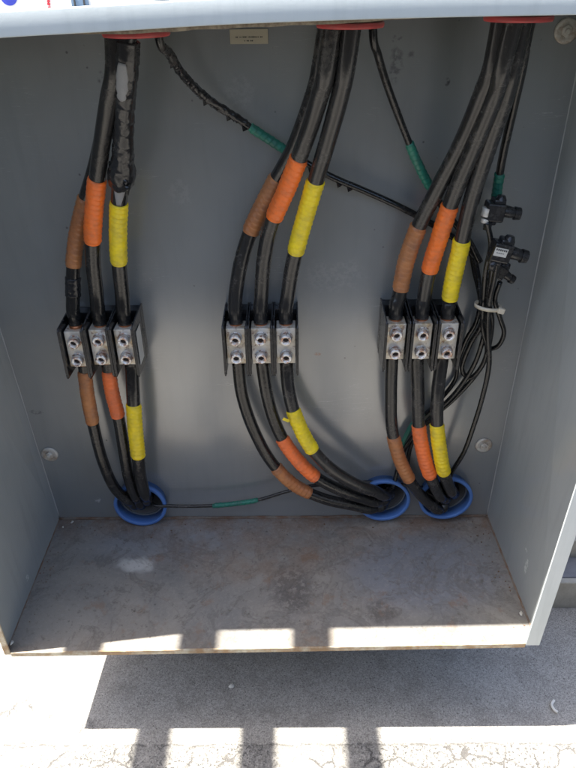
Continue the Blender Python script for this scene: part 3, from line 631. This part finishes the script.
# tap connectors
def tap(px, py, Y, sc, tilt, label, sticker=False, clamp=False):
    p = at(px, py, Y); t = thing('tap_connector', label, 'connector', p, 'black insulated tap connectors')
    Rm = Matrix.Rotation(tilt, 4, 'Y')
    def L(x, y, z): return p + (Rm @ V(x * sc, y * sc, z * sc))
    bm = BM(); box(bm, L(0, 0, 0), (.030 * sc, .026 * sc, .030 * sc), Rm); box(bm, L(.004, .002, .015), (.020 * sc, .022 * sc, .012 * sc), Rm); box(bm, L(-.004, 0, -.016), (.020 * sc, .020 * sc, .010 * sc), Rm)
    body = obj('body', bm, M_block, t, False, .0032 * sc)
    bm = BM(); cyl(bm, L(.010, 0, .002), L(.034, -.002, .0), .0105 * sc, .0085 * sc, 20); cyl(bm, L(.006, 0, .018), L(.006, 0, .026), .010 * sc, .006 * sc, 18); obj('housing', bm, M_block, t, True, .0008)
    bm = BM(); cyl(bm, L(.032, -.002, 0), L(.042, -.002, 0), .0108 * sc, .0098 * sc, 20); cyl(bm, L(.041, -.002, 0), L(.0425, -.002, 0), .005 * sc, n=6); obj('end_cap', bm, M_block, t, False, .001)
    bm = BM(); cyl(bm, L(-.006, -.006, -.030), L(-.006, -.004, -.014), .0062 * sc, .0075 * sc, 18); obj('cable_boot', bm, M_wrap, t, True)
    if sticker:
        bm = BM(); box(bm, L(-.004, -.0136, .002), (.020 * sc, .0006, .013 * sc), Rm); s = obj('sticker', bm, M_labelw, t, False)
        bm = BM()
        for k in range(6): box(bm, L(-.0115 + k * .003, -.0141, .0055), (.0020 * sc, .0005, .0028 * sc), Rm)
        for k in range(4): box(bm, L(-.0095 + k * .0032, -.0141, .0005), (.0022 * sc, .0004, .0010 * sc), Rm)
        obj('printing', bm, M_ink, s, False)
    if clamp:
        bm = BM(); cyl(bm, L(-.012, -.004, -.008), L(-.012, -.004, .006), .0090 * sc, n=24); cyl(bm, L(-.012, -.006, -.018), L(-.012, -.006, -.011), .0072 * sc, n=24); obj('metal_clamp', bm, M_steel, t, True, .0008)
tap(494, 211, .235, .92, .10, 'black tap connector with a silver clamp, topmost of three', clamp=True)
tap(500.5, 251, .212, .98, .22, 'black tap connector with a white sticker, middle of three')if False else tap(500.5, 251, .212, .98, .22, 'black tap connector with a white printed sticker, middle of three', sticker=True)
tap(499, 271, .255, .70, .55, 'small black tap connector partly hidden, lowest of three')

# ------------------------------------------------------------------ small plate and chips
p = at(249, 36.5, D); t = thing('data_plate', 'small beige plate with faint printing below the top flange', 'plate', (p.x, D, p.z))
bm = BM(); box(bm, (p.x, D - .001, p.z), (.053, .0016, .0185)); obj('plate', bm, M_plate, t, False, .0003)
bm = BM(); random.seed(3)
def dashes(z, x0, x1):
    x = x0
    while x < x1:
        wd = random.uniform(.0010, .0019); box(bm, (p.x + x, D - .0019, p.z + z), (wd, .0002, random.uniform(.0010, .0017))); x += wd + random.choice((.0005, .0005, .0018))
dashes(-.0005, -.018, .020); dashes(-.0052, -.006, .006)
obj('printing', bm, M_ink, t, False)
def chip(P, sx, sy, m, label, seed):
    random.seed(seed); bm = BM(); n = 9; ring = []
    for k in range(n):
        a = 2 * math.pi * k / n; r = random.uniform(.6, 1.1); ring.append((math.cos(a) * sx * r, math.sin(a) * sy * r, random.uniform(0, .0012)))
    prism(bm, [Vector(P) + V(*q) for q in ring], (0, 0, .0012)); tag(obj('paint_chip', bm, m), label, 'chip', 'pale flakes and chips')
def on(px, py, z):
    d = CM @ Vector(((px - 288) / FPX, -(py - 384) / FPX, -1)); return CAMP + d * ((z - CAMP.z) / d.z)
chip(on(73, 521, .001) + V(0, -.004, 0), .0035, .004, M_white, 'white flake on the floor of the box near its back left corner', 1)
chip(on(63, 527.5, .0), .002, .003, M_white, 'tiny white flake on the box floor left of the bigger flake', 2)
chip(on(232, 686, GZ + .001), .007, .006, M_labelw, 'pale stone chip on the shaded concrete below the box', 3)
chip(on(521, 614, .001), .003, .006, M_labelw, 'pale grit on the box floor in its front right corner', 5)
chip(on(12, 643, -.008), .003, .006, M_white, 'pale flake in the front left corner of the box floor', 6)
bm = BM(); P0 = on(554, 706, GZ + .003); sweep(bm, catmull([P0 + V(.004, .012, 0), P0 + V(-.004, .002, .001), P0 + V(-.002, -.008, 0), P0 + V(.003, -.013, 0)], .002), lambda s, a, i: .0028, 8)
tag(obj('leaf_curl', bm, M_labelw), 'small white curled leaf on the ground at the lower right', 'leaf')

# ------------------------------------------------------------------ kerb at the right, things beyond the box
def kmat(name, a, b):
    m = mat(name, a, .85); g = G(m); g.color(g.mix(g.ramp(g.noise(25, 6, .7), (.35, 0), (.65, 1)), a, b)); g.bump(g.noise(150, 4), .4, .002); return m
K1 = kmat('weathered_beige', (.27, .255, .21), (.34, .32, .27)); K2 = kmat('blue_grey_board', (.12, .122, .13), (.16, .16, .168)); K3 = kmat('dark_board', (.13, .13, .125), (.17, .17, .16))
y1, y2 = .285, .285
t = thing('stepped_kerb', 'low stepped kerb of beige and grey boards right of the box', 'kerb', (1.9, .42, GZ))
def slab(y0, y1, z0, z1, m, nm):
    bm = BM(); box(bm, (1.93, (y0 + y1) / 2, (z0 + z1) / 2), (1.9, y1 - y0, z1 - z0)); obj(nm, bm, m, t, False, .003)
slab(.285, .300, GZ, GZ + .083, K1, 'riser_board'); slab(.300, .36, GZ, GZ + .085, K2, 'tread_board')
slab(.361, .376, GZ, GZ + .135, K1, 'riser_board'); slab(.376, .60, GZ, GZ + .138, K3, 'tread_board')

M_bw = mat('white_cabinet', (.75, .75, .73), .5); M_em = mat('blue_emblem', (.04, .06, .45), .5); M_rd = mat('red_mark', (.55, .03, .05), .5); M_bl = mat('blue_glass', (.18, .26, .36), .2)
M_br = kmat('pallet_wood', (.16, .13, .11), (.24, .20, .18))
def far(px, py, Y): return at(px, py, Y)
Yf = 3.2
a = far(-60, -30, Yf); b = far(106, 40, Yf)
t = thing('utility_cabinet', 'white cabinet with a blue round emblem, beyond the box at the top left', 'cabinet', ((a.x + b.x) / 2, Yf, GZ))
bm = BM(); box(bm, ((a.x + b.x) / 2, Yf + .25, (GZ + 1.15) / 2), (b.x - a.x, .5, 1.15 - GZ)); obj('body', bm, M_bw, t, False, .01)
p = far(8.5, -4, Yf); bm = BM(); cyl(bm, (p.x, Yf - .004, p.z), (p.x, Yf - .001, p.z), .043, n=40); em = obj('emblem', bm, M_em, t, False)
bm = BM(); box(bm, (p.x, Yf - .006, p.z + .004), (.05, .003, .014)); obj('emblem_band', bm, M_bw, em, False)
bm = BM(); pts = [far(49.5, y, Yf) for y in (-3, 1, 4, 8, 12)]
for k, q in enumerate(pts): box(bm, (q.x + (.0, -.004, -.003, .001, .006)[k], Yf - .004, q.z), (.012, .004, .014), Matrix.Rotation(k, 4, 'Y'))
obj('red_print', bm, M_rd, t, False)
q0, q1 = far(70, -8, Yf), far(90, 11, Yf); bm = BM(); box(bm, ((q0.x + q1.x) / 2, Yf - .003, (q0.z + q1.z) / 2), (q1.x - q0.x, .005, q0.z - q1.z)); wn = obj('window', bm, M_bl, t, False)
bm = BM()
for u in (.2, .75): box(bm, (q0.x + (q1.x - q0.x) * u, Yf - .008, (q0.z + q1.z) / 2), (.008, .004, q0.z - q1.z))
box(bm, ((q0.x + q1.x) / 2 + .02, Yf - .0125, far(70, 8, Yf).z), (q1.x - q0.x + .06, .004, .006)); obj('window_bar', bm, M_ink, wn, False)
# pallet leaning beyond the box
a = far(176, -20, 3.6); b = far(305, 10, 3.6)
t = thing('wooden_pallet', 'weathered wooden pallet standing beyond the box at the top centre', 'pallet', ((a.x + b.x) / 2, 3.6, GZ))
for k in range(7):
    z = GZ + .12 + k * .165; bm = BM(); box(bm, ((a.x + b.x) / 2, 3.59, z), (b.x - a.x, .02, .09)); obj('board', bm, M_br, t, False, .003)
for u in (.04, .5, .96):
    bm = BM(); box(bm, (a.x + (b.x - a.x) * u, 3.65, GZ + .6), (.05, .09, 1.2)); obj('stringer', bm, M_br, t, False, .003)

# ------------------------------------------------------------------ unseen rack added overhead to cast striped shade on box floor and ground
t = thing('shadow_rack', 'unseen steel rack added over the front of the box to cast striped shade', 'rack', (.05, -.85, GZ))
ZR = 1.75
for cx in (.123, .323, .521):
    xc = cx - KX * ZR; bm = BM(); box(bm, (xc, (-1.3 - .027) / 2, ZR), (.066, 1.3 - .027, .012)); obj('shadow_slat', bm, M_galv, t, False, .001)
for y in (-.5, -1.2):
    bm = BM(); box(bm, (.05, y, ZR - .032), (2.7, .04, .05)); obj('cross_beam', bm, M_galv, t, False, .001)
    for x in (-1.32, 1.42):
        bm = BM(); box(bm, (x, y, (GZ + ZR - .058) / 2), (.04, .04, ZR - .058 - GZ)); obj('post', bm, M_galv, t, False, .001)

# unseen low wall added behind the camera to darken reflections in the paint
M_wall = kmat('added_wall_dark', (.055, .052, .05), (.08, .075, .07))
t = thing('added_low_wall', 'low dark wall opposite the box, behind the camera', 'wall', (.5, -1.35, GZ))
bm = BM(); box(bm, (.5, -1.35, GZ + .62), (8, .2, 1.24)); obj('added_wall_body', bm, M_wall, t, False, .004)
bm = BM(); box(bm, (.5, -1.35, GZ + 1.27), (8.1, .26, .055)); obj('added_coping', bm, M_wall, t, False, .008)

# made-up housing behind the box, added to keep the kerb in shade
t = thing('shade_housing', 'grey sheet-metal housing added behind the open enclosure to shade the kerb', 'housing', (.44, .6, GZ))
for nm, c_, d_ in (('shade_panel_side', (-.012, .62, .32), (.004, .60, 1.16)), ('shade_panel_side', (.892, .62, .32), (.004, .60, 1.16)), ('shade_panel_back', (.44, .922, .32), (.90, .004, 1.16)), ('shade_panel_top', (.44, .62, .902), (.908, .608, .004))):
    bm = BM(); box(bm, c_, d_); obj(nm, bm, M_side, t, False, .001)

random.seed(11)
bm = BM()
for k in range(150):
    if k < 90: q = V(random.uniform(.02, .88), D - abs(random.gauss(.004, .022)) - .004, .0004)
    else: q = V(random.choice((random.uniform(.006, .03), random.uniform(.86, .896))), random.uniform(.02, .29), .0004)
    n = 6; sz = random.uniform(.0006, .0019)
    prism(bm, [q + V(math.cos(a) * sz * random.uniform(.6, 1.2), math.sin(a) * sz * random.uniform(.6, 1.2), 0) for a in [6.283 * i / n for i in range(n)]], (0, 0, sz * .6))
gr = tag(obj('grit', bm, M_rust, None, False), 'brown dirt and grit gathered along the edges of the box floor', 'grit'); gr['kind'] = 'stuff'
